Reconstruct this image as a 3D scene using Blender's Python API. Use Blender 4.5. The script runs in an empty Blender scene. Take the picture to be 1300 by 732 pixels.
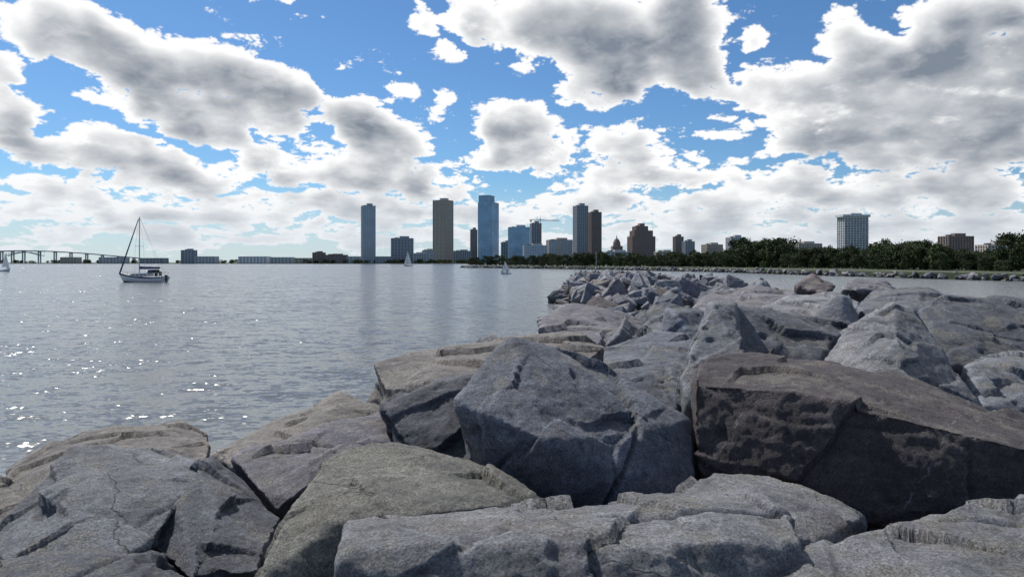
import bpy, bmesh, math, random, time
import numpy as np
from mathutils import Vector, Matrix, noise, Euler
T0=time.time()
random.seed(7)
scene = bpy.context.scene
COL = scene.collection
EYE = 3.1      # eye height above the lake
F = 903.0      # focal length, in units of the survey table below
def P(u, v, Y):
    return Vector(((u-650)/F*Y, Y, EYE-(v-333)/F*Y))

# ------------------------------------------------------------------ numpy gradient noise
_r=np.random.RandomState(4)
PERM=np.concatenate([_r.permutation(256)]*3).astype(np.int32)
GR=_r.normal(size=(256,3)).astype(np.float32); GR/=np.linalg.norm(GR,axis=1)[:,None]
def perlin(p):
    p=p.astype(np.float32); i=np.floor(p).astype(np.int32); f=p-i; i&=255
    w=f*f*f*(f*(f*6-15)+10); out=0
    for dx in (0,1):
        wx=w[:,0] if dx else 1-w[:,0]
        hx=PERM[i[:,0]+dx]
        for dy in (0,1):
            wy=w[:,1] if dy else 1-w[:,1]
            hy=PERM[hx+i[:,1]+dy]
            for dz in (0,1):
                wz=w[:,2] if dz else 1-w[:,2]
                g=GR[PERM[hy+i[:,2]+dz]]
                out=out+wx*wy*wz*(g[:,0]*(f[:,0]-dx)+g[:,1]*(f[:,1]-dy)+g[:,2]*(f[:,2]-dz))
    return out*1.5
def fbm(p,o=4,gain=.5,lac=2.03,billow=False):
    a=1.0;t=0;s=0
    for k in range(o):
        n=perlin(p+k*17.3)
        t=t+a*(np.abs(n) if billow else n); s+=a; a*=gain; p=p*lac
    return t/s
def sstep(a,b,x):
    t=np.clip((x-a)/(b-a),0,1); return t*t*(3-2*t)
def blur(a,r):
    for ax in (0,1):
        for _ in range(2):
            p=np.pad(a,[(r+1,r) if k==ax else (0,0) for k in (0,1)],mode='edge').cumsum(axis=ax,dtype=np.float64)
            a=(p[2*r+1:]-p[:-2*r-1])/(2*r+1) if ax==0 else (p[:,2*r+1:]-p[:,:-2*r-1])/(2*r+1)
    return a.astype(np.float32)

# ------------------------------------------------------------------ node helper
class NT:
    def __init__(s, tree): s.t=tree; s.n=tree.nodes; s.l=tree.links
    def new(s, typ, ins=None, **kw):
        nd=s.n.new(typ)
        for k,v in kw.items(): setattr(nd,k,v)
        if ins:
            for k,v in ins.items():
                sock=nd.inputs[k]
                if isinstance(v,bpy.types.NodeSocket): s.l.new(v,sock)
                else: sock.default_value=v
        return nd
    def m(s,op,a,b=0.0,c=0.0,clamp=False):
        nd=s.n.new('ShaderNodeMath'); nd.operation=op; nd.use_clamp=clamp
        for i,v in enumerate((a,b,c)):
            if isinstance(v,bpy.types.NodeSocket): s.l.new(v,nd.inputs[i])
            else: nd.inputs[i].default_value=v
        return nd.outputs[0]
    def v(s,op,a,b=(0,0,0),scale=None,out=0):
        nd=s.n.new('ShaderNodeVectorMath'); nd.operation=op
        for i,x in enumerate((a,b)):
            if isinstance(x,bpy.types.NodeSocket): s.l.new(x,nd.inputs[i])
            else: nd.inputs[i].default_value=x
        if scale is not None:
            if isinstance(scale,bpy.types.NodeSocket): s.l.new(scale,nd.inputs['Scale'])
            else: nd.inputs['Scale'].default_value=scale
        return nd.outputs[out]
    def mr(s,val,a,b,c=0.0,d=1.0,typ='SMOOTHSTEP'):
        nd=s.n.new('ShaderNodeMapRange'); nd.interpolation_type=typ
        s.l.new(val,nd.inputs[0])
        for i,x in zip((1,2,3,4),(a,b,c,d)): nd.inputs[i].default_value=x
        return nd.outputs[0]
    def noise(s,vec,scale,detail=5,rough=0.55,dist=0.0,out=0):
        nd=s.new('ShaderNodeTexNoise',{'Vector':vec,'Scale':scale,'Detail':detail,'Roughness':rough,'Distortion':dist})
        return nd.outputs[out]
    def mix(s,f,a,b,blend='MIX'):
        nd=s.n.new('ShaderNodeMix'); nd.data_type='RGBA'; nd.blend_type=blend
        for i,x in ((0,f),(6,a),(7,b)):
            if isinstance(x,bpy.types.NodeSocket): s.l.new(x,nd.inputs[i])
            else: nd.inputs[i].default_value = x if i==0 else (tuple(x)+(1,))[:4]
        return nd.outputs[2]

def new_mat(name):
    m=bpy.data.materials.new(name); m.use_nodes=True
    n=NT(m.node_tree); b=m.node_tree.nodes['Principled BSDF']
    return m,n,b
def simple(name,col,rough=0.6,metal=0.0,var=0.15,scale=0.3,spec=0.5):
    m,n,b=new_mat(name)
    tc=n.new('ShaderNodeTexCoord').outputs['Object']
    nz=n.noise(tc,scale,4)
    f=n.mr(nz,0.3,0.7,1-var,1+var,'LINEAR')
    c=n.v('SCALE',tuple(col[:3]),scale=f)
    n.l.new(c,b.inputs['Base Color'])
    b.inputs['Roughness'].default_value=rough; b.inputs['Metallic'].default_value=metal
    b.inputs['Specular IOR Level'].default_value=spec
    return m

# ------------------------------------------------------------------ sun, sky
SUN_AZ=math.radians(-40); SUN_EL=math.radians(50)
sd=Vector((math.sin(SUN_AZ)*math.cos(SUN_EL), math.cos(SUN_AZ)*math.cos(SUN_EL), math.sin(SUN_EL)))
sun=bpy.data.lights.new('sun','SUN'); sun.energy=5.0; sun.angle=math.radians(1.0); sun.color=(1,0.95,0.89)
so=bpy.data.objects.new('sun',sun); COL.objects.link(so); so.rotation_euler=sd.to_track_quat('Z','Y').to_euler()

CL=[ # cumulus masses: azimuth / elevation table (u, v), half-width, half-height, strength
(70,35,75,34,1),(140,62,70,38,1),(215,95,75,42,1),(300,105,75,55,1.1),(365,125,55,48,1.1),(175,140,70,20,.8),(270,160,90,20,.9),(30,8,40,20,.8),
(5,150,35,26,1),(90,185,80,26,1),(150,200,90,28,1),(245,225,90,26,1),(45,238,60,16,.9),(120,245,50,12,.8),(5,100,20,22,.7),
(455,150,38,36,1),(490,185,50,40,1),(400,215,80,30,1),(335,200,40,22,.9),(470,235,100,24,.9),(560,235,60,24,.8),(500,115,22,14,.7),
(655,162,70,34,1.05),(645,200,60,24,.8),(700,205,30,18,.7),
(610,18,55,26,1),(690,30,90,50,1.1),(780,45,90,60,1.2),(860,30,60,50,1.1),(770,112,60,24,1),(870,95,55,34,1),(910,10,30,14,.7),
(528,22,24,30,.8),(556,62,22,18,.8),(548,120,26,12,.5),
(775,182,48,30,1),(850,212,65,22,.95),(780,230,80,22,.9),(900,225,40,18,.8),
(985,110,75,38,1.1),(1060,125,100,50,1.2),(1150,105,90,60,1.2),(1230,120,80,60,1.2),(1290,110,60,60,1.2),(1070,50,40,40,.95),(1090,20,26,20,.7),(1165,25,45,30,1),(1250,22,70,24,1.1),(910,160,35,14,.7),(1040,175,90,26,1.1),(1170,178,90,30,1.1),(1270,185,70,26,1.1),(945,45,22,16,.6),
(1010,235,90,24,1),(1130,240,100,26,1.05),(1250,235,80,26,1.05),(940,260,100,16,.9),
(60,270,120,16,.95),(250,272,130,18,1),(430,270,110,18,1),(600,268,100,20,1),(740,262,90,20,.95),(900,280,140,16,1),(1100,282,150,16,1),(1270,280,80,16,1),
(150,302,200,12,.9),(500,302,250,12,.9),(900,306,250,12,.9),(1200,305,200,12,.9),
(-90,60,90,60,1),(-150,200,120,40,1),(1400,80,90,70,1),(1430,200,120,40,1)]
def cloud_fields(az,el,fine=True):
    shp=az.shape; az=az.ravel().astype(np.float32); el=el.ravel().astype(np.float32)
    d=np.stack([np.sin(az)*np.cos(el),np.cos(az)*np.cos(el),np.sin(el)],1)
    pd=d/(np.maximum(d[:,2],0)+0.30)[:,None]
    wa=fbm(pd*3.0+3.1,3); wb=fbm(pd*3.0+41.0,3)
    A_=az+wa*0.070; E_=el+wb*0.042
    acc=np.zeros_like(az)
    for (u,v_,ru,rv,a) in CL:
        A=math.atan((u-650)/F); E=math.atan((333-v_)/F*math.cos(A)); k=math.cos(A)**2
        L=((A_-A)/(1.26*ru*k/F))**2+((E_-E)/(1.26*rv/F))**2
        s=np.maximum(1-L,0)*a
        acc=np.maximum(acc,s)+0.25*np.minimum(acc,s)
    th=np.where(np.cos(az)>0,-0.22,0.12)  # unseen cloud cover thickened overhead for silvery water, thinned behind to dim boulder fronts
    big=sstep(0,0.28,fbm(pd*1.6+5,2)-th)
    outm=np.maximum(sstep(0.70,0.9,np.abs(az)),sstep(0.37,0.48,el))
    acc=np.minimum(np.maximum(acc,big*outm),1.2)
    pw=pd+(fbm(pd*14+51,2)*0.03)[:,None]
    bil=fbm(pw*7.5,7 if fine else 4,0.66,2.1,True)
    nn=fbm(pd*9.0+13,7 if fine else 4,0.62)
    lobe=fbm(pw*10.0+77,6 if fine else 3,0.60,2.1)
    low=fbm(pd*3.5+133,2)
    den=acc*0.85+(bil-0.23)*1.85+nn*0.60-0.30
    return [q.reshape(shp) for q in (den,lobe,nn,low,bil)]
def cloud_image(name,w_,h_,a0,a1,e1,fine):
    az=np.linspace(a0,a1,w_,dtype=np.float32); el=np.linspace(0,e1,h_,dtype=np.float32)
    AZ,EL=np.meshgrid(az,el)
    den,lobe,nn,low,bil=cloud_fields(AZ,EL,fine)
    alpha=sstep(-0.01,0.12,den)
    de=e1/h_; da=(a1-a0)/w_
    core=np.clip(blur(np.clip(den,0,1.0),max(1,int(0.006/de))),0,1)
    body=np.clip(den,0,1.1)
    thick=core*(0.70+low*1.2+lobe*1.6)+0.35*body+nn*0.20
    steps=12; step=max(1,int(0.0040/de)); sx=int(0.0018/da)
    opt=np.zeros_like(body)
    for k in range(1,steps+1):
        o=step*k; sh=np.zeros_like(body); sh[:h_-o]=core[o:]; sh=np.roll(sh,sx*k,axis=1)
        opt+=sh*(1.0-0.6*k/steps)
    opt/=steps
    light=0.80*np.exp(-np.maximum(thick,0)*2.0)+0.58*np.exp(-opt*4.4)-0.13
    light=light+np.clip(lobe,-.4,.4)*0.55*sstep(.05,.4,core)+(bil-.23)*0.35
    light=np.clip(light,0,1)
    px=np.ones((h_,w_,4),np.float32); px[...,0]=alpha; px[...,1]=light; px[...,2]=np.clip(body,0,1)
    im=bpy.data.images.new(name,w_,h_,alpha=False,float_buffer=False); im.colorspace_settings.name='Non-Color'
    im.pixels.foreach_set(px.ravel()); im.update(); im.pack()
    return im
IM1=cloud_image('cumulus_field_fine',2048,640,-0.9,0.9,0.52,True)
IM2=cloud_image('cumulus_field_unseen',1024,256,-math.pi,math.pi,math.pi/2,False)
print('sky',time.time()-T0)
w=bpy.data.worlds.new("World"); scene.world=w; w.use_nodes=True
w.node_tree.nodes.clear(); W=NT(w.node_tree)
dirn=W.v('NORMALIZE',W.new('ShaderNodeTexCoord').outputs['Generated'])
x,y,sz=W.new('ShaderNodeSeparateXYZ',{0:dirn}).outputs
az=W.m('ARCTAN2',x,y); el=W.m('ARCSINE',sz)
def tex(im,a0,a1,e1):
    u=W.m('DIVIDE',W.m('SUBTRACT',az,a0),a1-a0); v=W.m('DIVIDE',el,e1)
    t=W.n.new('ShaderNodeTexImage'); t.image=im; t.extension='EXTEND'; t.interpolation='Cubic'
    W.l.new(W.new('ShaderNodeCombineXYZ',{0:u,1:v}).outputs[0],t.inputs[0]); return t.outputs[0]
c1=tex(IM1,-0.9,0.9,0.52); c2=tex(IM2,-math.pi,math.pi,math.pi/2)
edge=W.m('MAXIMUM',W.mr(W.m('ABSOLUTE',az),0.8,0.88),W.mr(el,0.44,0.51))
cc=W.mix(edge,c1,c2)
sepc=W.new('ShaderNodeSeparateColor',{0:cc}).outputs
sky=W.new('ShaderNodeTexSky',sky_type='NISHITA',sun_disc=False,sun_elevation=SUN_EL,sun_rotation=SUN_AZ,air_density=1.0,dust_density=0.2,ozone_density=3.0).outputs[0]
sky=W.mix(1.0,sky,(0.56,0.80,1.0),'MULTIPLY')
cl=W.mix(W.mr(sepc[1],0.03,0.66,0,1,'LINEAR'),(2.2,2.6,3.2),(10.0,10.0,10.0))
haze=W.mr(sz,0.0,0.12,0.62,0.0,'SMOOTHSTEP')
both=W.mix(sepc[0],sky,cl)
both=W.mix(haze,both,(6.5,7.2,8.0))
low=W.mr(sz,-0.03,0.0,1.0,0.0,'LINEAR')
both=W.mix(low,both,(1.0,1.3,1.6))
bg=W.new('ShaderNodeBackground',{'Color':both,'Strength':0.1})
W.l.new(bg.outputs[0],W.new('ShaderNodeOutputWorld').inputs[0])

# ------------------------------------------------------------------ camera
cam=bpy.data.cameras.new('camera'); co=bpy.data.objects.new('camera',cam); COL.objects.link(co)
co.location=(0,0,EYE); co.rotation_euler=(math.radians(90),0,0)
cam.sensor_width=36; cam.lens=25.0; cam.shift_y=-33/1300; cam.clip_start=0.1; cam.clip_end=60000
scene.camera=co
scene.view_settings.view_transform='Standard'; scene.view_settings.look='None'; scene.view_settings.exposure=0

# ------------------------------------------------------------------ mesh builder
class MB:
    def __init__(s): s.v=[]; s.f=[]; s.m=[]
    def add(s,vs,fs,m=0):
        o=len(s.v); s.v+= [tuple(p) for p in vs]; s.f+=[tuple(i+o for i in f) for f in fs]; s.m+=[m]*len(fs)
    def box(s,cx,cy,z0,z1,sx,sy,m=0):
        a,b=sx/2,sy/2
        s.prism([(cx-a,cy-b),(cx+a,cy-b),(cx+a,cy+b),(cx-a,cy+b)],z0,z1,m)
    def prism(s,poly,z0,z1,m=0,top=None):
        n=len(poly); t=top or poly
        vs=[(p[0],p[1],z0) for p in poly]+[(p[0],p[1],z1) for p in t]
        fs=[(i,(i+1)%n,n+(i+1)%n,n+i) for i in range(n)]+[tuple(range(n,2*n)),tuple(reversed(range(n)))]
        s.add(vs,fs,m)
    def tube(s,a,b,r0,r1,m=0,n=8):
        a=Vector(a);b=Vector(b); q=(b-a).to_track_quat('Z','Y')
        vs=[]
        for p,r in ((a,r0),(b,r1)):
            for i in range(n):
                t=2*math.pi*i/n; vs.append(p+q@Vector((r*math.cos(t),r*math.sin(t),0)))
        fs=[(i,(i+1)%n,n+(i+1)%n,n+i) for i in range(n)]+[tuple(range(n,2*n)),tuple(reversed(range(n)))]
        s.add(vs,fs,m)
    def obj(s,name,mats,loc=(0,0,0),rot=0,parent=None,smooth=False):
        me=bpy.data.meshes.new(name); me.from_pydata(s.v,[],s.f)
        for mm in mats: me.materials.append(mm)
        me.polygons.foreach_set('material_index',s.m)
        if smooth: me.polygons.foreach_set('use_smooth',[True]*len(s.f))
        me.update()
        o=bpy.data.objects.new(name,me); COL.objects.link(o); o.location=loc; o.rotation_euler=(0,0,rot)
        if parent: o.parent=parent
        return o
def empty(name,loc=(0,0,0)):
    e=bpy.data.objects.new(name,None); COL.objects.link(e); e.location=loc; e.empty_display_size=0.5; return e

# ------------------------------------------------------------------ rock material
def rock_material(name,paint=None):
    m,n,b=new_mat(name)
    tcn=n.new('ShaderNodeTexCoord'); tc=tcn.outputs['Object']
    geo=n.new('ShaderNodeNewGeometry'); oi=n.new('ShaderNodeObjectInfo')
    off=n.v('SCALE',(17.0,31.0,11.0),scale=oi.outputs['Random'])
    p=n.v('ADD',tc,off)
    big=n.noise(p,1.3,5,0.6)
    mid=n.noise(p,9.0,9,0.80)
    strat=n.noise(n.v('MULTIPLY',p,(1.5,3.0,9.0)),1.6,5,0.65)
    spk=n.noise(p,100.0,2,0.85)
    t=n.m('ADD',n.m('MULTIPLY',big,0.4),n.m('ADD',n.m('MULTIPLY',mid,0.5),n.m('MULTIPLY',strat,0.3)))
    t=n.mr(t,0.46,0.76,0.0,1.0,'LINEAR')
    c=n.mix(t,(0.062,0.070,0.090),(0.315,0.335,0.375))
    fe=n.mr(n.noise(p,1.9,5,0.65),0.54,0.72,0.0,0.42)
    c=n.mix(fe,c,n.mix(n.mr(mid,.35,.65),(0.075,0.062,0.058),(0.29,0.255,0.24)))
    c=n.mix(1.0,c,oi.outputs['Color'],'MULTIPLY')
    c=n.v('SCALE',c,scale=n.mr(spk,0.3,0.7,0.4,1.6,'LINEAR'))
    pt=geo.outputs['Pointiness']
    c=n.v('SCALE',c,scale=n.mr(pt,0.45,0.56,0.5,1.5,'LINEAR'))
    wob=n.noise(p,1.1,5,0.6)
    fr=n.m('FRACT',n.m('ADD',n.v('DOT_PRODUCT',p,(0.6,0.25,0.75),out=1),n.m('MULTIPLY',wob,0.9)))
    ck=n.m('MULTIPLY',n.mr(n.m('ABSOLUTE',n.m('SUBTRACT',fr,0.5)),0.002,0.008,1.0,0.0),n.mr(big,0.45,0.55))
    c=n.mix(n.m('MULTIPLY',ck,0.65),c,(0.025,0.025,0.025))
    fr2=n.m('FRACT',n.m('ADD',n.v('DOT_PRODUCT',p,(-0.7,0.5,0.6),out=1),n.m('MULTIPLY',wob,0.7)))
    vein=n.m('MULTIPLY',n.mr(n.m('ABSOLUTE',n.m('SUBTRACT',fr2,0.5)),0.002,0.009,0.5,0.0),n.mr(mid,0.48,0.58))
    c=n.mix(vein,c,(0.45,0.45,0.45))
    nz=n.new('ShaderNodeSeparateXYZ',{0:geo.outputs['Normal']}).outputs[2]
    up=n.mr(nz,0.35,0.9)
    lm=n.m('MULTIPLY',n.m('MULTIPLY',up,n.mr(n.noise(p,3.5,8,0.78),0.48,0.62)),0.6)
    c=n.mix(lm,c,n.mix(n.mr(spk,.35,.65),(0.10,0.095,0.07),(0.38,0.365,0.32)))
    dk=n.mr(n.noise(n.v('ADD',p,(9,9,9)),4.0,8,0.80),0.53,0.68,0.0,0.45)
    c=n.mix(dk,c,(0.045,0.047,0.055))
    pz=n.new('ShaderNodeSeparateXYZ',{0:geo.outputs['Position']}).outputs[2]
    wet=n.mr(n.m('ADD',pz,n.m('MULTIPLY',mid,0.3)),0.3,0.7,0.8,0.0)
    c=n.mix(wet,c,(0.02,0.024,0.02))
    if paint:
        L=n.v('LENGTH',n.v('MULTIPLY',n.v('SUBTRACT',geo.outputs['Position'],tuple(paint)),(0.45,1,1)),out=1)
        pm=n.m('MULTIPLY',n.mr(n.m('ADD',L,n.m('MULTIPLY',mid,0.06)),0.045,0.07,0.9,0.0),n.mr(spk,0.40,0.55,0.1,1.0))
        c=n.mix(pm,c,(0.06,0.22,0.55))
    n.l.new(c,b.inputs['Base Color'])
    b.inputs['Roughness'].default_value=0.75; b.inputs['Specular IOR Level'].default_value=0.4
    h=n.m('ADD',n.m('MULTIPLY',mid,0.85),n.m('MULTIPLY',n.noise(p,34.0,7,0.8),0.5))
    h=n.m('ADD',h,n.m('MULTIPLY',strat,0.35))
    h=n.m('ADD',h,n.m('MULTIPLY',ck,-0.25))
    h=n.m('ADD',h,n.m('MULTIPLY',spk,0.10))
    bp=n.new('ShaderNodeBump',{'Height':h,'Strength':1.0,'Distance':0.055})
    n.l.new(bp.outputs[0],b.inputs['Normal'])
    return m
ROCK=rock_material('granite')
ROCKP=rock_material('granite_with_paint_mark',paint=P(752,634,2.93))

def hull_from(points,cuts,rng,lo=0.9,hi=0.985):
    bm=bmesh.new()
    for p in points: bm.verts.new(p)
    def hull():
        bmesh.ops.convex_hull(bm,input=list(bm.verts))
        dead=[e for e in bm.verts if not e.link_faces]
        if dead: bmesh.ops.delete(bm,geom=dead,context='VERTS')
    hull()
    for i in range(cuts):
        n=Vector((rng.gauss(0,1),rng.gauss(0,1),rng.gauss(0,0.8))).normalized()
        c=sum((v.co for v in bm.verts),Vector())/len(bm.verts)
        sup=max((v.co-c).dot(n) for v in bm.verts)
        pc=c+n*sup*rng.uniform(lo,hi)
        bmesh.ops.bisect_plane(bm,geom=list(bm.verts)+list(bm.edges)+list(bm.faces),plane_co=pc,plane_no=n,clear_outer=True)
        vs=[v.co.copy() for v in bm.verts]
        bm.clear()
        for p in vs: bm.verts.new(p)
        bmesh.ops.remove_doubles(bm,verts=list(bm.verts),dist=0.004)
        hull()
    return bm
def rockify(name,points,seed,voxel,cuts=9,amp=1.0,lo=0.93,hi=0.985,joints=1):
    rng=random.Random(seed)
    c=sum(points,Vector())/len(points)
    bm=hull_from([p-c for p in points],cuts,rng,lo,hi)
    bmesh.ops.recalc_face_normals(bm,faces=list(bm.faces))
    me=bpy.data.meshes.new(name); bm.to_mesh(me); bm.free()
    o=bpy.data.objects.new(name+'_tmp',me); COL.objects.link(o)
    md=o.modifiers.new('r','REMESH'); md.mode='VOXEL'; md.voxel_size=voxel
    sm=o.modifiers.new('s','SMOOTH'); sm.iterations=1; sm.factor=0.15
    dg=bpy.context.evaluated_depsgraph_get(); dg.update()
    m2=bpy.data.meshes.new_from_object(o.evaluated_get(dg))
    bpy.data.objects.remove(o,do_unlink=True); bpy.data.meshes.remove(me)
    m2.name=name
    N=len(m2.vertices); cov=np.empty(N*3,np.float32); nov=np.empty(N*3,np.float32)
    m2.vertices.foreach_get('co',cov); m2.vertices.foreach_get('normal',nov)
    p=cov.reshape(-1,3); nn=nov.reshape(-1,3)
    off=np.array([seed*3.17%50,seed*1.3%50,seed*7.7%50],np.float32)
    R=np.array(Euler((rng.uniform(-.5,.5),rng.uniform(-.5,.5),rng.uniform(0,3))).to_matrix(),np.float32)
    q=p+off; l=p@R.T
    a=perlin(q*1.4)*0.018
    wob=perlin(q*0.9+7)*0.5+perlin(q*3.1)*0.15
    lay=l[:,2]*2.2+wob; fi=np.floor(lay); ff=lay-fi
    hv=PERM[(fi.astype(np.int32)+seed)&255]/255.0; hv2=PERM[(fi.astype(np.int32)+1+seed)&255]/255.0
    k=sstep(0.95,1.0,ff)
    ledge=(hv*(1-k)+hv2*k-0.5)*0.030
    rs=np.random.RandomState(seed); lo_=p.min(0); hi_=p.max(0); vol=np.prod(np.maximum(hi_-lo_,.3))
    K=int(min(30,max(10,vol/0.08)))
    seeds=(rs.uniform(size=(K,3))*(hi_-lo_)+lo_).astype(np.float32); dirs=rs.normal(size=(K,3)).astype(np.float32); dirs/=np.linalg.norm(dirs,axis=1)[:,None]
    pw=p+np.stack([perlin(q*4+1),perlin(q*4+11),perlin(q*4+21)],1)*0.03
    best=np.full(N,1e9,np.float32); idx=np.zeros(N,np.int32)
    for j in range(K):
        d2=((pw-seeds[j])**2).sum(1); mk=d2<best; best[mk]=d2[mk]; idx[mk]=j
    facet=np.clip(((p-seeds[idx])*dirs[idx]).sum(1)*0.14,-0.030,0.030)
    s=fbm(l*np.array([1.5,1.5,6.0],np.float32)+off,4)*0.015
    f=fbm(q*9.0,5,0.62)*0.018
    chips=-np.maximum(0,fbm(q*4.0+33,3)-0.28)*0.10
    jt=0
    for j in range(joints):
        dv=rs.normal(size=3).astype(np.float32); dv/=np.linalg.norm(dv)
        dd=p@dv-rs.uniform(-.3,.3)+perlin(q*1.5+j*9)*0.05+perlin(q*6+j)*0.010
        msk=sstep(0.0,0.25,perlin(q*0.9+j*31+3))
        jt=jt-0.03*np.exp(-(dd/0.014)**2)*msk
    m2.vertices.foreach_set('co',(p+nn*((a+ledge+s+f+chips+facet+jt)*amp)[:,None]).ravel())
    m2.polygons.foreach_set('use_smooth',[True]*len(m2.polygons))
    m2.update()
    return m2,c

GREY=(1,1,1,1); BLUE=(0.74,0.78,0.86,1); PURP=(0.95,0.87,0.89,1); BRN=(1.15,1.0,0.83,1); RED=(0.50,0.40,0.38,1); DARK=(0.60,0.61,0.65,1); PALE=(1.3,1.25,1.18,1); OLV=(1.08,1.02,0.80,1)
H=[
('R5',PALE,.6,[(440,665,2.6),(520,655,2.7),(660,641,2.9),(830,625,3.0),(960,635,2.95),(1000,655,2.8),(432,700,2.25),(560,692,2.2),(850,690,2.3),(1012,690,2.5),(425,800,2.2),(560,800,2.05),(850,800,2.1),(1000,790,2.4)]),
('R4',OLV,.5,[(400,582,3.4),(440,568,3.6),(500,563,3.7),(600,590,3.6),(700,635,3.3),(325,740,2.7),(360,670,2.9),(440,665,2.85),(690,645,3.1),(320,790,2.7),(430,790,2.7),(690,700,3.1)]),
('R1',BLUE,.7,[(648,432,4.6),(760,462,4.9),(700,444,4.85),(830,505,4.8),(878,535,4.6),(884,600,4.3),(862,624,4.1),(780,632,3.9),(720,634,3.8),(640,590,3.9),(578,510,4.1),(602,478,4.3),(700,560,3.75),(690,470,4.4),(860,680,4.0),(650,680,3.9)]),
('R2',BRN,.5,[(472,460,6.0),(520,442,6.6),(640,428,7.2),(730,425,7.2),(767,440,6.6),(740,460,6.0),(600,478,5.3),(555,486,5.2),(485,492,5.5),(500,540,5.3),(600,600,5.2),(520,600,5.4),(740,560,5.8)]),
('R3',DARK,.5,[(490,515,4.9),(555,482,4.9),(610,475,4.9),(660,520,4.7),(665,600,4.5),(590,597,4.4),(500,565,4.7),(525,610,4.6),(535,650,4.4),(650,650,4.4)]),
('R6',PALE,.4,[(866,622,3.6),(905,597,3.9),(1000,610,4.0),(1060,640,3.8),(1092,658,3.5),(1030,692,3.1),(950,660,3.1),(880,700,3.2),(1080,720,3.3)]),
('R7',PALE,.5,[(935,736,2.4),(1080,682,2.7),(1150,672,2.8),(1230,652,2.95),(1242,635,3.05),(1300,640,3.1),(1420,660,3.1),(1000,770,2.2),(1200,745,2.2),(1400,740,2.3),(1000,830,2.2),(1400,830,2.2)]),
('R8',RED,.5,[(900,450,5.2),(960,450,5.4),(1050,457,5.3),(1160,485,5.0),(1240,510,4.8),(1310,535,4.6),(1400,560,4.5),(878,482,4.5),(1000,495,4.25),(1150,528,4.0),(1300,566,3.8),(1400,590,3.8),(885,600,4.3),(1000,625,4.1),(1150,655,3.85),(1210,655,3.8),(1300,622,3.8),(1400,650,3.7),(1150,720,3.9)]),
('R9a',GREY,.5,[(865,478,5.6),(888,420,5.9),(905,386,6.2),(932,386,6.4),(945,450,5.6),(878,510,5.4),(935,490,5.4)]),
('R9b',DARK,.6,[(925,388,6.6),(985,395,7.0),(1050,408,7.2),(1080,412,7.0),(1060,432,6.4),(1040,460,6.0),(935,457,6.0),(905,420,6.2)]),
('R10',PALE,.5,[(1042,458,5.9),(1065,420,6.1),(1135,383,6.4),(1160,395,6.4),(1190,445,6.1),(1243,512,5.5),(1160,500,5.2),(1100,480,5.3),(1140,430,5.7)]),
('R11',DARK,.6,[(1168,392,8.2),(1200,376,8.6),(1285,378,8.8),(1330,384,8.6),(1340,445,7.6),(1238,470,7.2),(1205,464,7.3),(1180,430,7.6)]),
('R12',GREY,.5,[(1228,468,6.2),(1250,455,6.6),(1310,448,6.8),(1380,460,6.5),(1380,560,5.6),(1245,520,5.5),(1300,500,5.8)]),
('R13',BLUE,.6,[(745,450,8.0),(800,432,8.6),(835,422,8.8),(868,425,8.6),(884,440,8.0),(868,505,6.6),(855,525,6.2),(800,490,6.4),(770,470,7)]),
('R14',PURP,.8,[(683,402,11.5),(715,390,12.5),(745,385,13),(800,400,12.5),(822,418,11.5),(795,444,10.3),(720,434,10.2),(686,422,10.6)]),
('R15',GREY,.8,[(820,412,10.5),(850,396,11.2),(892,400,11),(886,434,9.6),(830,432,9.6)]),
('R16',BRN,.5,[(266,578,5.6),(350,542,6.2),(430,498,7.0),(468,510,6.8),(490,522,6.4),(400,564,5.4),(300,594,5.2)]),
('R17',PURP,.5,[(298,582,4.7),(400,556,5.2),(480,524,5.6),(498,532,5.4),(500,565,4.9),(420,590,4.3),(370,630,4.0),(350,650,4.0),(325,620,4.2)]),
('R18',BRN,.6,[(8,592,5.4),(60,562,5.8),(110,547,6.0),(230,533,6.2),(264,548,6.0),(264,582,5.3),(100,604,4.6),(15,645,4.5)]),
('R19',GREY,.5,[(-30,690,3.3),(0,660,3.5),(60,598,3.9),(95,570,4.2),(190,570,4.3),(254,580,4.1),(260,602,3.8),(225,645,3.4),(200,682,3.2),(150,714,3.0),(0,710,3.0),(130,640,3.3)]),
('R20',DARK,.4,[(190,695,3.3),(225,640,3.5),(250,590,3.9),(268,585,4.0),(310,608,4.0),(359,655,3.7),(338,690,3.3),(328,725,3.1),(240,738,2.9),(275,655,3.3)]),
('R21',DARK,.4,[(-60,716,2.9),(100,706,3.0),(200,708,2.9),(248,735,2.7),(100,765,2.4),(-60,770,2.4)]),
('R22',BRN,.4,[(-80,612,4.8),(0,604,5.0),(22,620,4.9),(45,660,4.3),(-80,700,4.0)]),
('R23',GREY,.4,[(328,690,3.5),(352,668,3.7),(385,665,3.7),(370,720,3.2),(330,740,3.1)]),
('M1',PALE,.8,[(950,402,10.5),(1000,376,12.5),(1060,371,13),(1090,385,12.2),(1090,410,10.3),(1000,414,9.5)]),
('M2',PURP,.8,[(880,388,13),(905,371,15.5),(960,363,16.5),(1012,372,15),(985,392,12),(900,396,12)]),
('M3',DARK,.8,[(1085,388,12),(1110,371,13.5),(1180,366,14),(1212,375,13),(1170,396,10.5),(1100,400,10)]),
('M4',RED,.8,[(1010,362,19),(1030,348,20),(1060,362,19),(1050,372,18)]),
('M5',PURP,.8,[(1068,366,16),(1085,353,17),(1125,356,17),(1140,370,15.5)]),
]
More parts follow.
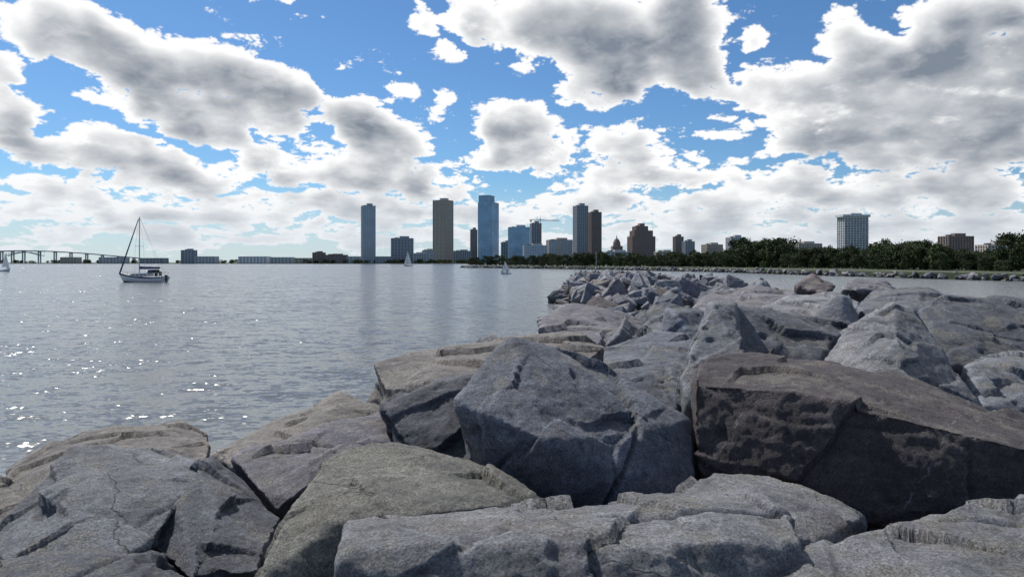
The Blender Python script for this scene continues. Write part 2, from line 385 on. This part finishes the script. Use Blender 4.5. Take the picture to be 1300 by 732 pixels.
def build_heroes():
    for i,(k,colr,t,pts) in enumerate(H):
        W3=[P(*p) for p in pts]
        zc=min(p.z for p in W3); cx=sum(p.x for p in W3)/len(W3); cy=sum(p.y for p in W3)/len(W3)
        ext=[]
        for (u,v,Y),p in zip(pts,W3):
            q=P(u,v,Y+t); q.z-=0.06*t; q.x=cx+(q.x-cx)*0.97; ext.append(q)
            r=Vector((cx+(p.x-cx)*0.8,cy+0.25+(p.y-cy)*0.7,zc-0.3)); ext.append(r)
        vox=max(0.013,0.0036*cy)
        me,c=rockify('boulder',W3+ext,i+3,vox,cuts=4,amp=1.0 if cy<9 else 1.2,lo=0.96,hi=0.992,joints=1 if k not in('R1','R8') else 2)
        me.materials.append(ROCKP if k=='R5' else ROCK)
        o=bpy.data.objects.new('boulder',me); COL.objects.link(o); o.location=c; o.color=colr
build_heroes()
print('heroes',time.time()-T0)

# ------------------------------------------------------------------ breakwater body + filler riprap
def lerp(T,y):
    if y<=T[0][0]: return T[0][1]
    for (a,b),(c,d) in zip(T,T[1:]):
        if y<=c: return b+(d-b)*(y-a)/(c-a)
    return T[-1][1]
LEFTW=[(-15,-8),(2,-6.8),(6,-5.0),(8,-3.2),(12,-0.5),(16,0.8),(22,1.5),(30,2.1),(36,2.4),(60,3.7),(100,7.8),(140,14.0)]
RIGHTW=[(-15,13),(10,11.5),(14,11.3),(28,13.0),(60,16),(100,19),(140,20)]
CREST=[(-15,1.6),(6,1.8),(9,2.0),(14,2.1),(24,2.1),(40,2.0),(60,1.8),(100,1.5),(125,1.25),(140,0.2)]
def top_z(x,y):
    L=lerp(LEFTW,y); Rr=lerp(RIGHTW,y); c=lerp(CREST,y)
    dd=min((x-L)*1.25,Rr-x)
    s=min(1.0,max(0.0,dd/3.0)); s=s*(2-s)
    return -0.3+(c+0.3)*s
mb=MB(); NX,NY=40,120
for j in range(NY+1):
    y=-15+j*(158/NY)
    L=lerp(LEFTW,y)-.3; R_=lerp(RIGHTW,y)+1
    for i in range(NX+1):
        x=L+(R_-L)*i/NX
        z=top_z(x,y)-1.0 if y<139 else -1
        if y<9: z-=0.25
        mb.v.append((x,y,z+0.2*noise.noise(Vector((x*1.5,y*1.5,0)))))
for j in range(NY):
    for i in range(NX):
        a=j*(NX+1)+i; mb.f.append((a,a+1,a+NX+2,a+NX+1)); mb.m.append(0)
mb.obj('breakwater_rubble_core',[simple('rubble_gap_shade',(0.03,0.03,0.032),0.95,var=0.5,scale=4)],smooth=True)  # near-black base colour puts shade into the gaps between rocks
VAR=[]
for k in range(16):
    rng=random.Random(100+k); pts=[]
    sx,sy,sz_=rng.uniform(.75,1.05),rng.uniform(.5,.8),rng.uniform(.38,.6)
    for i in range(10):
        d_=Vector((rng.uniform(-1,1),rng.uniform(-1,1),rng.uniform(-1,1)))
        m_=max(abs(d_.x),abs(d_.y),abs(d_.z)); d_=d_/m_*rng.uniform(0.85,1)
        pts.append(Vector((d_.x*sx,d_.y*sy,d_.z*sz_)))
    me,c=rockify('riprap_rock',pts,200+k,0.030,cuts=3,amp=0.8,lo=0.84,hi=0.96)
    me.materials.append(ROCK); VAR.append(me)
rip=empty('breakwater_riprap')
TINTS=[GREY,GREY,BLUE,PURP,BRN,RED,DARK,PALE,PALE,GREY,PURP,DARK]
def put(me,loc,rot,sc,parent,col,name='rock'):
    o=bpy.data.objects.new(name,me); COL.objects.link(o); o.location=loc; o.rotation_euler=rot
    o.scale=(sc,sc,sc) if not isinstance(sc,tuple) else sc; o.parent=parent; o.color=col; return o
rng=random.Random(11)
y=-4.0
while y<138:
    stp=1.25 if y<50 else 1.4
    x=lerp(LEFTW,y)+0.2
    while x<lerp(RIGHTW,y)-0.2:
        px=x+rng.uniform(-.3,.3); py=y+rng.uniform(-.3,.3)
        z=top_z(px,py)
        s=rng.uniform(.6,1.2) if y<9 else rng.uniform(.6,1.08)
        tilt=0.55
        zoff=-0.22*s+rng.uniform(-.38,.12)
        if py<9.2: zoff-=0.55
        if py<3.0 and abs(px)<2.5: zoff-=0.5
        if px>7 and py<40: zoff-=0.12
        put(rng.choice(VAR),(px,py,z+zoff),(rng.uniform(-tilt,tilt),rng.uniform(-tilt,tilt),rng.uniform(0,6.28)),s,rip,rng.choice(TINTS))
        x+=stp*1.15*rng.uniform(.85,1.15)
    y+=stp*.92

# ------------------------------------------------------------------ water
m,n,b=new_mat('lake_water')
geo=n.new('ShaderNodeNewGeometry'); p=geo.outputs['Position']
pp=n.v('MULTIPLY',p,(0.6,1.0,1.0))
def sl(scale,detail,amp,o):
    c=n.noise(n.v('ADD',pp,(o,o*2,0)),scale,detail,0.6,0.3,out=1)
    return n.v('SCALE',n.v('SUBTRACT',c,(0.5,0.5,0.5)),scale=amp)
gust=n.mr(n.noise(n.v('MULTIPLY',p,(0.4,1,1)),0.035,4,0.65),0.3,0.7,0.8,1.35,'LINEAR')
sv=n.v('ADD',n.v('ADD',sl(0.5,2,0.45,0),sl(2.3,3,1.2,40)),sl(8.0,2,1.1,90))
sv=n.v('MULTIPLY',n.v('SCALE',sv,scale=gust),(0.9,1.0,0.0))
nv=n.v('NORMALIZE',n.v('ADD',sv,(0,0,1)))
n.l.new(nv,b.inputs['Normal'])
b.inputs['Base Color'].default_value=(0.12,0.13,0.133,1); b.inputs['Roughness'].default_value=0.18; b.inputs['IOR'].default_value=1.33
mb=MB(); mb.add([(-30000,-400,0),(30000,-400,0),(30000,45000,0),(-30000,45000,0)],[(0,1,2,3)])
mb.obj('lake_water',[m])

# ------------------------------------------------------------------ land
GRASS=simple('grass_ground',(0.045,0.06,0.028),0.9,var=0.4,scale=0.05)
shore=[(190,85),(120,104),(84,117),(77,155),(72,185),(65,235),(46,285),(19,350),(-22,400),(-30,420),(-20,460),(80,700),(120,1300),(-60,1480),(-250,1560),(-420,1540),(-700,1640),(-1100,1660),(-1500,1800),(-3500,2600)]
mb=MB(); back=[(-3500,9000),(9000,9000),(9000,85)]
outl=shore+back
mb.prism(list(reversed(outl)),-1.0,1.2,0)
land=mb.obj('far_shore_ground',[GRASS])
edge=empty('shoreline_riprap')
rng=random.Random(5)
for (a,b_) in zip(shore[:9],shore[1:10]):
    A=Vector(a);B=Vector(b_); L=(B-A).length; s=0
    while s<L:
        q=A+(B-A)*(s/L)
        for r_ in range(2):
            sc=rng.uniform(.6,1.2)
            put(rng.choice(VAR),(q.x+rng.uniform(-1,.8),q.y+rng.uniform(-1.2,.6)-r_*0.8,0.05+0.6*(1-r_)+rng.uniform(-.2,.2)),(rng.uniform(-.5,.5),rng.uniform(-.5,.5),rng.uniform(0,6)),sc,edge,rng.choice([DARK,GREY,BRN,PURP]))
        s+=1.4

# ------------------------------------------------------------------ trees
def leafmat(name,c0,c1):
    m,n,b=new_mat(name)
    oi=n.new('ShaderNodeObjectInfo'); tc=n.new('ShaderNodeTexCoord').outputs['Object']
    nz=n.noise(tc,1.3,3); c=n.mix(n.mr(nz,0.35,0.65),c0,c1)
    c=n.v('SCALE',c,scale=n.mr(oi.outputs['Random'],0,1,0.65,1.35,'LINEAR'))
    n.l.new(c,b.inputs['Base Color']); b.inputs['Roughness'].default_value=0.7
    b.inputs['Specular IOR Level'].default_value=0.2
    return m
LEAF=leafmat('foliage',(0.03,0.045,0.018),(0.07,0.088,0.035))
BARK=simple('bark',(0.05,0.042,0.035),0.9,scale=3)
def tree_mesh(seed,Hh,conif=False):
    rng=random.Random(seed); mb=MB()
    mb.tube((0,0,-0.5),(0.1,0,Hh*.35),.28,.2,1,7); mb.tube((0.1,0,Hh*.35),(0,0.1,Hh*.8),.2,.05,1,6)
    clumps=[]
    for i in range(24):
        t=rng.uniform(.12,.93); a=rng.uniform(0,6.28)
        rad=(Hh*.40*math.sin(math.pi*min(1,(t+.12)/1.15))**.7 if not conif else Hh*.26*(1.05-t))*rng.uniform(.3,1.0)
        c=Vector((rad*math.cos(a),rad*math.sin(a),Hh*t))
        clumps.append((c,Hh*rng.uniform(.09,.16)))
        mb.tube((0,0,Hh*max(.1,t-.22)),c,.08,.02,1,4)
    for c,r in clumps:
        for j in range(110):
            d_=Vector((rng.gauss(0,1),rng.gauss(0,1),rng.gauss(0,.75))); d_=d_.normalized()*r*rng.uniform(.35,1.15)
            p=c+d_; s=rng.uniform(.12,.26)*Hh/9
            e=Euler((rng.uniform(0,6),rng.uniform(0,6),rng.uniform(0,6))).to_matrix()
            mb.add([p+e@Vector(q)*s for q in ((-1,-.6,0),(1,-.6,0),(.6,.8,.1),(-.6,.8,.1))],[(0,1,2,3)],0)
    me=bpy.data.meshes.new('tree'); me.from_pydata(mb.v,[],mb.f); me.materials.append(LEAF); me.materials.append(BARK)
    me.polygons.foreach_set('material_index',mb.m); me.update(); return me
TREES=[tree_mesh(i,9.0,i==5) for i in range(6)]
row=empty('distant_tree_row')
rng=random.Random(21)
def trees(u0,u1,Y0,Y1,v_top,n_,jit=6,vmin=.75):
    for i in range(n_):
        f=(i+rng.uniform(-.4,.4))/n_
        u=u0+(u1-u0)*f; Y=Y0+(Y1-Y0)*f+rng.uniform(0,30)
        vt=v_top+rng.uniform(-jit*.3,jit)
        hgt=max(2.5,EYE+(333-vt)/F*Y-1.2)
        s=hgt/9.3
        put(rng.choice(TREES[:5]),((u-650)/F*Y,Y,1.2),(0,0,rng.uniform(0,6)),(s*rng.uniform(.9,1.5),s*rng.uniform(.9,1.4),s),row,GREY,'tree')
trees(598,700,430,380,324,26,5)
trees(690,860,370,290,320,40,6)
trees(850,945,290,250,321,24,6)
trees(940,1000,265,235,301,16,9)
trees(1000,1130,235,190,312,30,10)
trees(1110,1200,190,165,305,24,10)
trees(1190,1290,165,150,316,22,10)
trees(1283,1345,150,140,294,10,8)
trees(1340,1500,150,130,305,16,12)
trees(850,1300,330,250,318,70,7)
trees(640,1300,360,140,331,90,4)
def far_trees(u0,u1,Y,n_):
    for i in range(n_):
        u=rng.uniform(u0,u1); YY=Y+rng.uniform(0,60); s=rng.uniform(.6,1.15)
        put(rng.choice(TREES),((u-650)/F*YY,YY,1.0),(0,0,rng.uniform(0,6)),(s*2.2,s*1.6,s),row,GREY,'tree')
far_trees(90,380,1790,90); far_trees(380,600,1660,80); far_trees(-60,90,1900,30)

# ------------------------------------------------------------------ buildings
GLASS=simple('dark_glass',(0.08,0.11,0.15),0.18,var=0.3,scale=0.05)
BGLASS=simple('blue_glass',(0.18,0.38,0.60),0.12,var=0.25,scale=0.04)
PGLASS=simple('pale_glass',(0.35,0.50,0.62),0.12,var=0.2,scale=0.04)
CONC=simple('hazed_concrete',(0.50,0.53,0.56),0.8); CONCD=simple('hazed_concrete_grey',(0.30,0.34,0.39),0.8)  # concrete lightened and blued, distance haze painted into the colour
TAN=simple('hazed_tan_stone',(0.46,0.42,0.37),0.8); BRICK=simple('hazed_brown_brick',(0.22,0.165,0.15),0.85)  # stone and brick lifted likewise, haze put into the wall colour
WHITE=simple('white_panel',(0.75,0.77,0.8),0.6); ROOF=simple('roof_membrane',(0.12,0.12,0.13),0.9)
STEEL=simple('grey_steel',(0.25,0.27,0.3),0.5,0.3)
def tower(name,u0,u1,vt,Y,wall=CONC,glass=GLASS,fh=3.6,bay=5.0,rot=0.25,dr=0.7,band=0.35,pier=0.25,roofbits=True,base=1.0,steps=None):
    Wp=(u1-u0)/F*Y; hgt=EYE+(333-vt)/F*Y-base
    wd=Wp/(math.cos(rot)+dr*abs(math.sin(rot))); dp=wd*dr
    mb=MB()
    segs=steps or [(0,1,0,1)]
    for (a,b_,xo,wf) in segs:
        z0,z1=hgt*a,hgt*b_; cx=xo*wd; ww=wd*wf; dd=dp*(0.6+0.4*wf)
        mb.box(cx,0,z0,z1,ww-.8,dd-.8,1)
        nfl=max(1,int((z1-z0)/fh)); ff=(z1-z0)/nfl
        for i in range(nfl+1):
            zz0=z0+i*ff
            mb.box(cx,0,zz0-(0 if i==0 else ff*band/2),zz0+ff*band/2 if i<nfl else zz0+1.0,ww,dd,0)
        nb=max(2,round(ww/bay)); 
        for i in range(nb+1):
            xx=cx-ww/2+ww*i/nb; 
            for sgn in (-1,1):
                mb.box(xx,sgn*dd/2,z0,z1+1.2,bay*pier,0.9,0)
        nb=max(2,round(dd/bay))
        for i in range(nb+1):
            yy=-dd/2+dd*i/nb
            for sgn in (-1,1):
                mb.box(cx+sgn*ww/2,yy,z0,z1+1.25,0.95,bay*pier,0)
        mb.box(cx,0,z1+1.0,z1+1.3,ww-.6,dd-.6,2)
    if roofbits:
        a,b_,xo,wf=segs[-1]
        mb.box(xo*wd+wd*wf*.1,0,hgt+1.3,hgt+1.3+min(6,hgt*.06+1.5),wd*wf*.45,dp*.4,0)
        mb.box(xo*wd-wd*wf*.25,dp*.1,hgt+1.3,hgt+3.2,wd*wf*.18,dp*.2,2)
    uc=(u0+u1)/2
    return mb.obj(name,[wall,glass,ROOF],((uc-650)/F*Y,Y,base),rot)
T=tower
T('apartment_tower',458,477,262,1800,CONCD,PGLASS,3.4,6,.35,.8,.3,.3)
T('office_building',496,525,303,1750,CONCD,GLASS,3.6,7,.2,.5,.45,.3)
T('office_tower',550,575,255,2050,TAN,GLASS,3.8,5,-.55,.9,.25,.45)
T('office_tower',597,606,292,2000,BRICK,GLASS,3.6,5,.1,.8)
T('glass_tower',607,633,258,1950,PGLASS,BGLASS,3.9,9,-.45,.8,.12,.08,False,steps=[(0,1.0,0,1),(1.0,1.12,-.12,.7)])
T('glass_office_building',645,672,289,1900,PGLASS,BGLASS,4,7,.1,.6,.12,.1)
T('tower_under_construction',673,687,284,1950,CONCD,GLASS,3.8,6,.2,.8,.3,.3)
T('office_building',694,726,305,1850,TAN,BGLASS,3.8,6,.15,.6,.35,.3)
T('office_building',525,545,322,1700,CONC,GLASS,3.8,6,.1,.5)
T('office_building',536,552,318,1900,TAN,BGLASS,3.8,6,.1,.5)
T('office_building',575,598,319,1850,CONCD,GLASS,3.8,6,.1,.5)
T('office_building',636,650,308,2050,CONCD,GLASS,3.8,6,.1,.5)
T('office_building',664,694,312,1750,CONC,BGLASS,3.8,6,.1,.5)
T('apartment_tower',728,746,262,1700,CONCD,GLASS,3.3,4.5,.3,.9,.3,.35)
T('apartment_tower',747,763,270,1750,BRICK,GLASS,3.3,4.5,.3,.9,.3,.35)
T('apartment_building',798,830,288,1500,BRICK,GLASS,3.3,4.5,.15,.7,.35,.35,steps=[(0,.72,0,1),(.72,.88,0,.8),(.88,1,-.05,.5)])
T('apartment_building',855,867,301,1500,BRICK,GLASS,3.3,4.5,.2,.7)
T('apartment_building',867,881,307,1450,CONCD,GLASS,3.3,4.5,.2,.7)
T('apartment_building',892,916,311,1500,TAN,GLASS,3.3,4.5,.2,.7)
T('apartment_building',923,945,302,1400,CONC,GLASS,3.3,4.5,.2,.7)
T('apartment_building',952,972,312,1400,BRICK,GLASS,3.3,4.5,.2,.7)
T('apartment_building',1004,1040,310,1200,TAN,GLASS,3.3,4.5,.2,.7)
T('apartment_building',1195,1232,301,900,BRICK,GLASS,3.2,4,.15,.5,.35,.35)
T('apartment_building',1243,1285,312,850,TAN,GLASS,3.2,4,.15,.5,.35,.35)
T('warehouse',766,800,320,1300,CONC,GLASS,4,8,.1,.7)
T('warehouse',832,856,320,1300,TAN,GLASS,4,8,.1,.7)
o=T('residential_slab_tower',1066,1099,277,1000,CONC,GLASS,3.3,4.2,.12,.5,.4,.3,False)
mb=MB(); wd=37/F*1000; hh=EYE+(333-277)/F*1000-1
mb.box(0,0,hh+1.4,hh+4.6,wd,20,0); mb.box(3,0,hh+4.6,hh+7,wd*.4,9,0)
c_=mb.obj('rooftop_cap',[CONC],(0,0,0),0,parent=o)
mb=MB(); Y=1500; s=Y/F
mb.box(0,0,0,22*s,13*s,10*s,0)
for i in range(4): mb.box(0,0,2+i*8,4+i*8,13.2*s,10.2*s,1)
mb.tube((0,0,22*s),(0,0,27*s),5.2*s,4.6*s,0,10); mb.tube((0,0,27*s),(0,0,31*s),4.6*s,2.2*s,1,10); mb.tube((0,0,31*s),(0,0,36*s),1.0*s,.15*s,1,6)
mb.obj('domed_clock_tower',[BRICK,ROOF],((783-650)*s,Y,1),0.1)
mb=MB(); Y=1930; s=Y/F
x0=(686-650)*s; z=lambda v:(333-v)*s+EYE
def truss(a,b,wd,nn,mb):
    a=Vector(a);b=Vector(b)
    for off in ((-wd,0,-wd),(wd,0,-wd),(0,0,wd)):
        mb.tube(a+Vector(off),b+Vector(off),.3,.3,0,4)
    for i in range(nn):
        p0=a+(b-a)*(i/nn); p1=a+(b-a)*((i+1)/nn)
        mb.tube(p0+Vector((-wd,0,-wd)),p1+Vector((0,0,wd)),.2,.2,0,4); mb.tube(p0+Vector((0,0,wd)),p1+Vector((wd,0,-wd)),.2,.2,0,4)
for dx in (-1,1):
    for dy in (-1,1): mb.tube((x0+dx,Y+dy,1),(x0+dx,Y+dy,z(277)),.35,.35,0,4)
for i in range(24):
    zz=1+(z(277)-1)*i/24; mb.tube((x0-1,Y-1,zz),(x0+1,Y-1,zz+4),.2,.2,0,4)
truss((x0-14*s,Y,z(279)),(x0+24*s,Y,z(280)),1.0,22,mb)
mb.tube((x0,Y,z(279)),(x0,Y,z(274)),.5,.3,0,4)
mb.tube((x0,Y,z(274)),(x0+18*s,Y,z(279)),.2,.2,0,4); mb.tube((x0,Y,z(274)),(x0-12*s,Y,z(279)),.2,.2,0,4)
mb.box(x0-12*s,Y,z(282),z(279),4,3,0)
mb.obj('tower_crane',[simple('crane_paint',(0.35,0.2,0.12),0.6)])
rng=random.Random(3)
for (u0,u1,vt,mt) in [(232,248,318,CONCD),(250,275,326,CONC),(306,341,326,WHITE),(345,372,327,CONC),(376,398,328,TAN),(398,412,321,BRICK),(412,440,324,BRICK),(440,458,326,CONC),(130,160,327,CONC),(180,210,328,CONCD),(80,100,327,TAN),(478,498,326,CONCD)]:
    T('waterfront_warehouse' if vt>324 else 'brick_warehouse',u0,u1,vt,1700 if u0>230 else 1780,mt,GLASS,4,8,.05,.5,.5,.4,vt<325)

# ------------------------------------------------------------------ arched road bridge on the far left
mb=MB(); Y=2100; s=Y/F
def zb(v): return (333-v)*s+EYE
pts=[(-140,321),(-40,319),(30,317.5),(70,318.5),(110,321),(150,324.5),(190,328)]
for (a,va),(c,vc) in zip(pts,pts[1:]):
    x0,x1=(a-650)*s,(c-650)*s
    vs=[(x0,Y-8,zb(va)-3),(x1,Y-8,zb(vc)-3),(x1,Y+8,zb(vc)-3),(x0,Y+8,zb(va)-3),(x0,Y-8,zb(va)),(x1,Y-8,zb(vc)),(x1,Y+8,zb(vc)),(x0,Y+8,zb(va))]
    mb.add(vs,[(0,1,5,4),(1,2,6,5),(2,3,7,6),(3,0,4,7),(4,5,6,7),(3,2,1,0)],0)
    k=max(1,int((c-a)/14))
    for i in range(k):
        f=i/k; xx=x0+(x1-x0)*f; zt=zb(va+(vc-va)*f)-3
        if zt>4:
            mb.box(xx,Y-5,0,zt,2.5,3,0); mb.box(xx,Y+5,0,zt,2.5,3,0); mb.box(xx,Y,zt-2,zt,3,14,0)
for yy in (-7.5,7.5):
    prev=None
    for i in range(17):
        t=i/16; xx=(8+46*t-650)*s; zz=zb(319+6-5*math.sin(math.pi*t))
        if prev: mb.tube((prev[0],Y+yy,prev[1]),(xx,Y+yy,zz),1.1,1.1,0,5)
        if i%2==0: mb.tube((xx,Y+yy,zz),(xx,Y+yy,zb(318)),.35,.35,0,4)
        prev=(xx,zz)
mb.obj('arch_road_bridge',[CONCD])

# ------------------------------------------------------------------ sailboats
HULLW=simple('white_gelcoat',(0.62,0.66,0.70),0.3,var=0.06); NAVY=simple('navy_canvas',(0.03,0.05,0.12),0.8)
ALU=simple('aluminium',(0.35,0.35,0.36),0.4,0.6); SAIL=simple('sail_cloth',(0.8,0.8,0.78),0.7,var=0.05); TEAK=simple('teak_deck',(0.3,0.25,0.19),0.7)
WIN=simple('cabin_window',(0.02,0.025,0.03),0.1); REDP=simple('antifouling_paint',(0.05,0.06,0.09),0.6)
def hull_mesh(L,B,fb):
    mb=MB(); NS=18; prof=[]
    K=7
    for i in range(NS+1):
        t=i/NS
        x=-L/2+L*t
        hb=B/2*min(1,(math.sin(min(1,t*1.25+.02)*math.pi/2)**.8))*(1-.28*max(0,t-.7)/.3)
        sh=fb*(1.18-.35*math.sin(t*math.pi*.8)*1.0)
        ring=[]
        for k in range(K+1):
            s=k/K; yy=hb*(1-(1-s)**2.2)**.8; zz=-0.35*math.sin(max(.1,min(1,t*1.3))*math.pi*.5)+(sh+.35)*s**1.3
            xo=(1-s)*0.9*(1-t)**4*L*.12 - (1-s)*0.35*t**6
            ring.append((x+xo,yy,zz))
        prof.append(ring)
    vs=[];
    for ring in prof:
        for (x,y,z) in ring: vs.append((x,-y,z))
        for (x,y,z) in ring: vs.append((x,y,z))
    n2=2*(K+1); fs=[];ms=[]
    for i in range(NS):
        for k in range(K):
            a=i*n2+k; fs.append((a,a+n2,a+n2+1,a+1)); ms.append(2 if k<2 else (1 if k==K-1 else 0))
            a=i*n2+K+1+k; fs.append((a,a+1,a+n2+1,a+n2)); ms.append(2 if k<2 else (1 if k==K-1 else 0))
        a=i*n2+K; c=i*n2+2*K+1
        fs.append((a,a+n2,c+n2,c)); ms.append(3)
    e=NS*n2
    for k in range(K): fs.append((e+k,e+k+1,e+K+2+k,e+K+1+k)); ms.append(0)
    mb.v+=vs; mb.f+=fs; mb.m+=ms
    return mb
def cruising_boat(loc,L=8.0,mast=10.2):
    e=empty('sailboat',loc)
    hull_mesh(L,2.6,0.95).obj('hull',[HULLW,NAVY,REDP,TEAK],parent=e,smooth=True)
    mb=MB()
    prof=[(-1.9,.95),(-1.5,1.32),(0.2,1.42),(1.3,1.45),(1.35,.95)]
    n_=len(prof); vs=[(x,-.75,z) for x,z in prof]+[(x,.75,z) for x,z in prof]
    fs=[tuple(range(n_)),tuple(reversed(range(n_,2*n_)))]+[(i,n_+i,n_+i+1,i+1) for i in range(n_-1)]
    mb.add(vs,fs,0)
    for xw in (-1.1,-.4,.3,.9): mb.box(xw,0,1.1,1.27,.45,1.53,1)
    mb.obj('cabin',[HULLW,WIN],parent=e)
    mb=MB()
    vs=[(1.3,-.8,1.4),(1.3,.8,1.4),(1.45,-.75,1.95),(1.45,.75,1.95),(2.3,-.75,1.98),(2.3,.75,1.98),(2.35,-.8,1.4),(2.35,.8,1.4)]
    mb.add(vs,[(0,1,3,2),(2,3,5,4),(0,2,4,6),(1,7,5,3)],0); mb.obj('spray_hood',[NAVY],parent=e)
    mb=MB(); mx=-.55
    mb.tube((mx,0,.9),(mx,0,mast),.085,.06,0,8)
    mb.tube((mx,0,2.05),(2.9,0,2.15),.06,.06,0,8)
    mb.tube((mx,-1.0,mast*.55),(mx,1.0,mast*.55),.03,.03,0,6)
    mb.obj('mast_and_boom',[ALU],parent=e)
    mb=MB()
    for (a,c) in [((mx,0,mast),(3.95,0,.95)),((mx,0,mast),(mx,-1.0,mast*.55)),((mx,-1.0,mast*.55),(mx+.1,-1.25,.9)),((mx,0,mast),(mx,1.0,mast*.55)),((mx,1.0,mast*.55),(mx+.1,1.25,.9)),((2.9,0,2.15),(mx,0,mast))]:
        mb.tube(a,c,.014,.014,0,4)
    for sg in (-1,1):
        pr=None
        for xx,yy,zz in ((-3.9,.1,1.1),(-3.0,.6,1.05),(-1.8,1.1,.92),(-.4,1.25,.85),(1.0,1.25,.83),(2.4,1.1,.88),(3.8,.85,.95)):
            mb.tube((xx,sg*yy,zz),(xx,sg*yy,zz+.6),.018,.018,0,4)
            if pr: mb.tube(pr,(xx,sg*yy,zz+.6),.012,.012,0,4)
            pr=(xx,sg*yy,zz+.6)
    mb.tube((3.8,-.85,1.55),(3.8,.85,1.55),.018,.018,0,4)
    mb.box(3.0,0,1.0,1.7,.5,.08,0)
    mb.obj('rigging_and_rails',[ALU],parent=e)
    mb=MB()
    mb.tube((-3.95,0,1.3),(mx-.15,0,mast*.97),.13,.06,0,8); mb.obj('furled_jib',[NAVY],parent=e)
    mb=MB()
    for i in range(8):
        mb.tube((mx+.1+i*.42,0,2.3+.02*math.sin(i*2)),(mx+.55+i*.42,0,2.3+.02*math.cos(i*2)),.2-.012*i,.19-.012*i,0,8)
    mb.obj('furled_mainsail',[NAVY],parent=e)
    mb=MB(); mb.box(3.95,0,.3,1.15,.3,.4,0); mb.box(4.0,0,-.4,.3,.12,.16,0); mb.box(2.7,-.6,.95,1.9,.35,.3,0)
    mb.obj('outboard_motor',[WIN],parent=e)
    return e
s_=111/F
e=cruising_boat(((181-650)*s_,111,0)); e.rotation_euler=(0,0,math.radians(-8))
def dinghy(u,Y,L,mast,rot,jib=True):
    e=empty('sailing_dinghy',((u-650)/F*Y,Y,0)); e.rotation_euler=(0,0,rot)
    hull_mesh(L,L*.34,L*.12).obj('hull',[HULLW,HULLW,REDP,TEAK],parent=e,smooth=True)
    mb=MB(); mb.tube((-L*.1,0,.2),(-L*.1,0,mast),.05,.03,0,6); mb.tube((-L*.1,0,L*.22),(L*.42,0,L*.24),.04,.03,0,6); mb.obj('mast',[ALU],parent=e)
    mb=MB(); N=8
    rows=[]
    for i in range(N+1):
        t=i/N; z0=L*.26+(mast-L*.3)*t; wdt=L*.5*(1-t)**.8
        rows.append([(-L*.09,0,z0),(-L*.09+wdt*.5,L*.05*(1-t),z0),(-L*.09+wdt,L*.02,z0-.1*(1-t))])
    for i in range(N):
        a,c=rows[i],rows[i+1]
        for k in range(2): mb.add([a[k],a[k+1],c[k+1],c[k]],[(0,1,2,3)],0)
    if jib: mb.add([(-L*.47,0,L*.16),(-L*.14,.15,L*.2),(-L*.11,0,mast*.8)],[(0,1,2)],0)
    mb.obj('sails',[SAIL],parent=e)
    return e
dinghy(642,190,3.2,3.6,.5)
dinghy(7,240,6.0,6.6,2.6)
dinghy(518,600,7.5,13,.3)
def sailor(parent,loc,col):
    me=bpy.data.meshes.new('sailor')
    V=[(0,0,.12),(0,0,.38),(0,0,.58),(0,0,.68),(0,0,.82),(-.2,0,.55),(-.26,-.18,.34),(-.1,-.36,.3),(.2,0,.55),(.26,-.18,.34),(.1,-.36,.3),(-.1,-.05,.1),(-.14,-.45,.16),(-.14,-.5,-.22),(.1,-.05,.1),(.14,-.45,.16),(.14,-.5,-.22)]
    E=[(0,1),(1,2),(2,3),(3,4),(2,5),(5,6),(6,7),(2,8),(8,9),(9,10),(0,11),(11,12),(12,13),(0,14),(14,15),(15,16)]
    R=[.15,.15,.14,.06,.11,.07,.05,.035,.07,.05,.035,.1,.075,.05,.1,.075,.05]
    me.from_pydata(V,E,[]); o=bpy.data.objects.new('sailor',me); COL.objects.link(o); o.location=loc; o.parent=parent
    o.modifiers.new('skin','SKIN')
    for sv,r in zip(me.skin_vertices[0].data,R): sv.radius=(r,r)
    me.skin_vertices[0].data[0].use_root=True
    o.modifiers.new('sub','SUBSURF').levels=1
    me.materials.append(simple('jacket',col,0.8)); return o
dd=[o for o in bpy.data.objects if o.name=='sailing_dinghy'][0]
sailor(dd,(.5,.25,.35),(.05,.06,.12))
mb=MB(); Y=150; s=Y/F; X=(757-650)*s
mb.tube((0,0,-1),(0,0,4.9),.09,.07,0,8); mb.box(0,0,3.9,4.7,.55,.08,1); mb.tube((0,0,4.9),(0,0,5.3),.14,.1,0,8); mb.box(0,0,0,1.3,.9,.9,0)
mb.obj('navigation_marker',[STEEL,ROOF],(X,Y,0))
print('done',time.time()-T0)
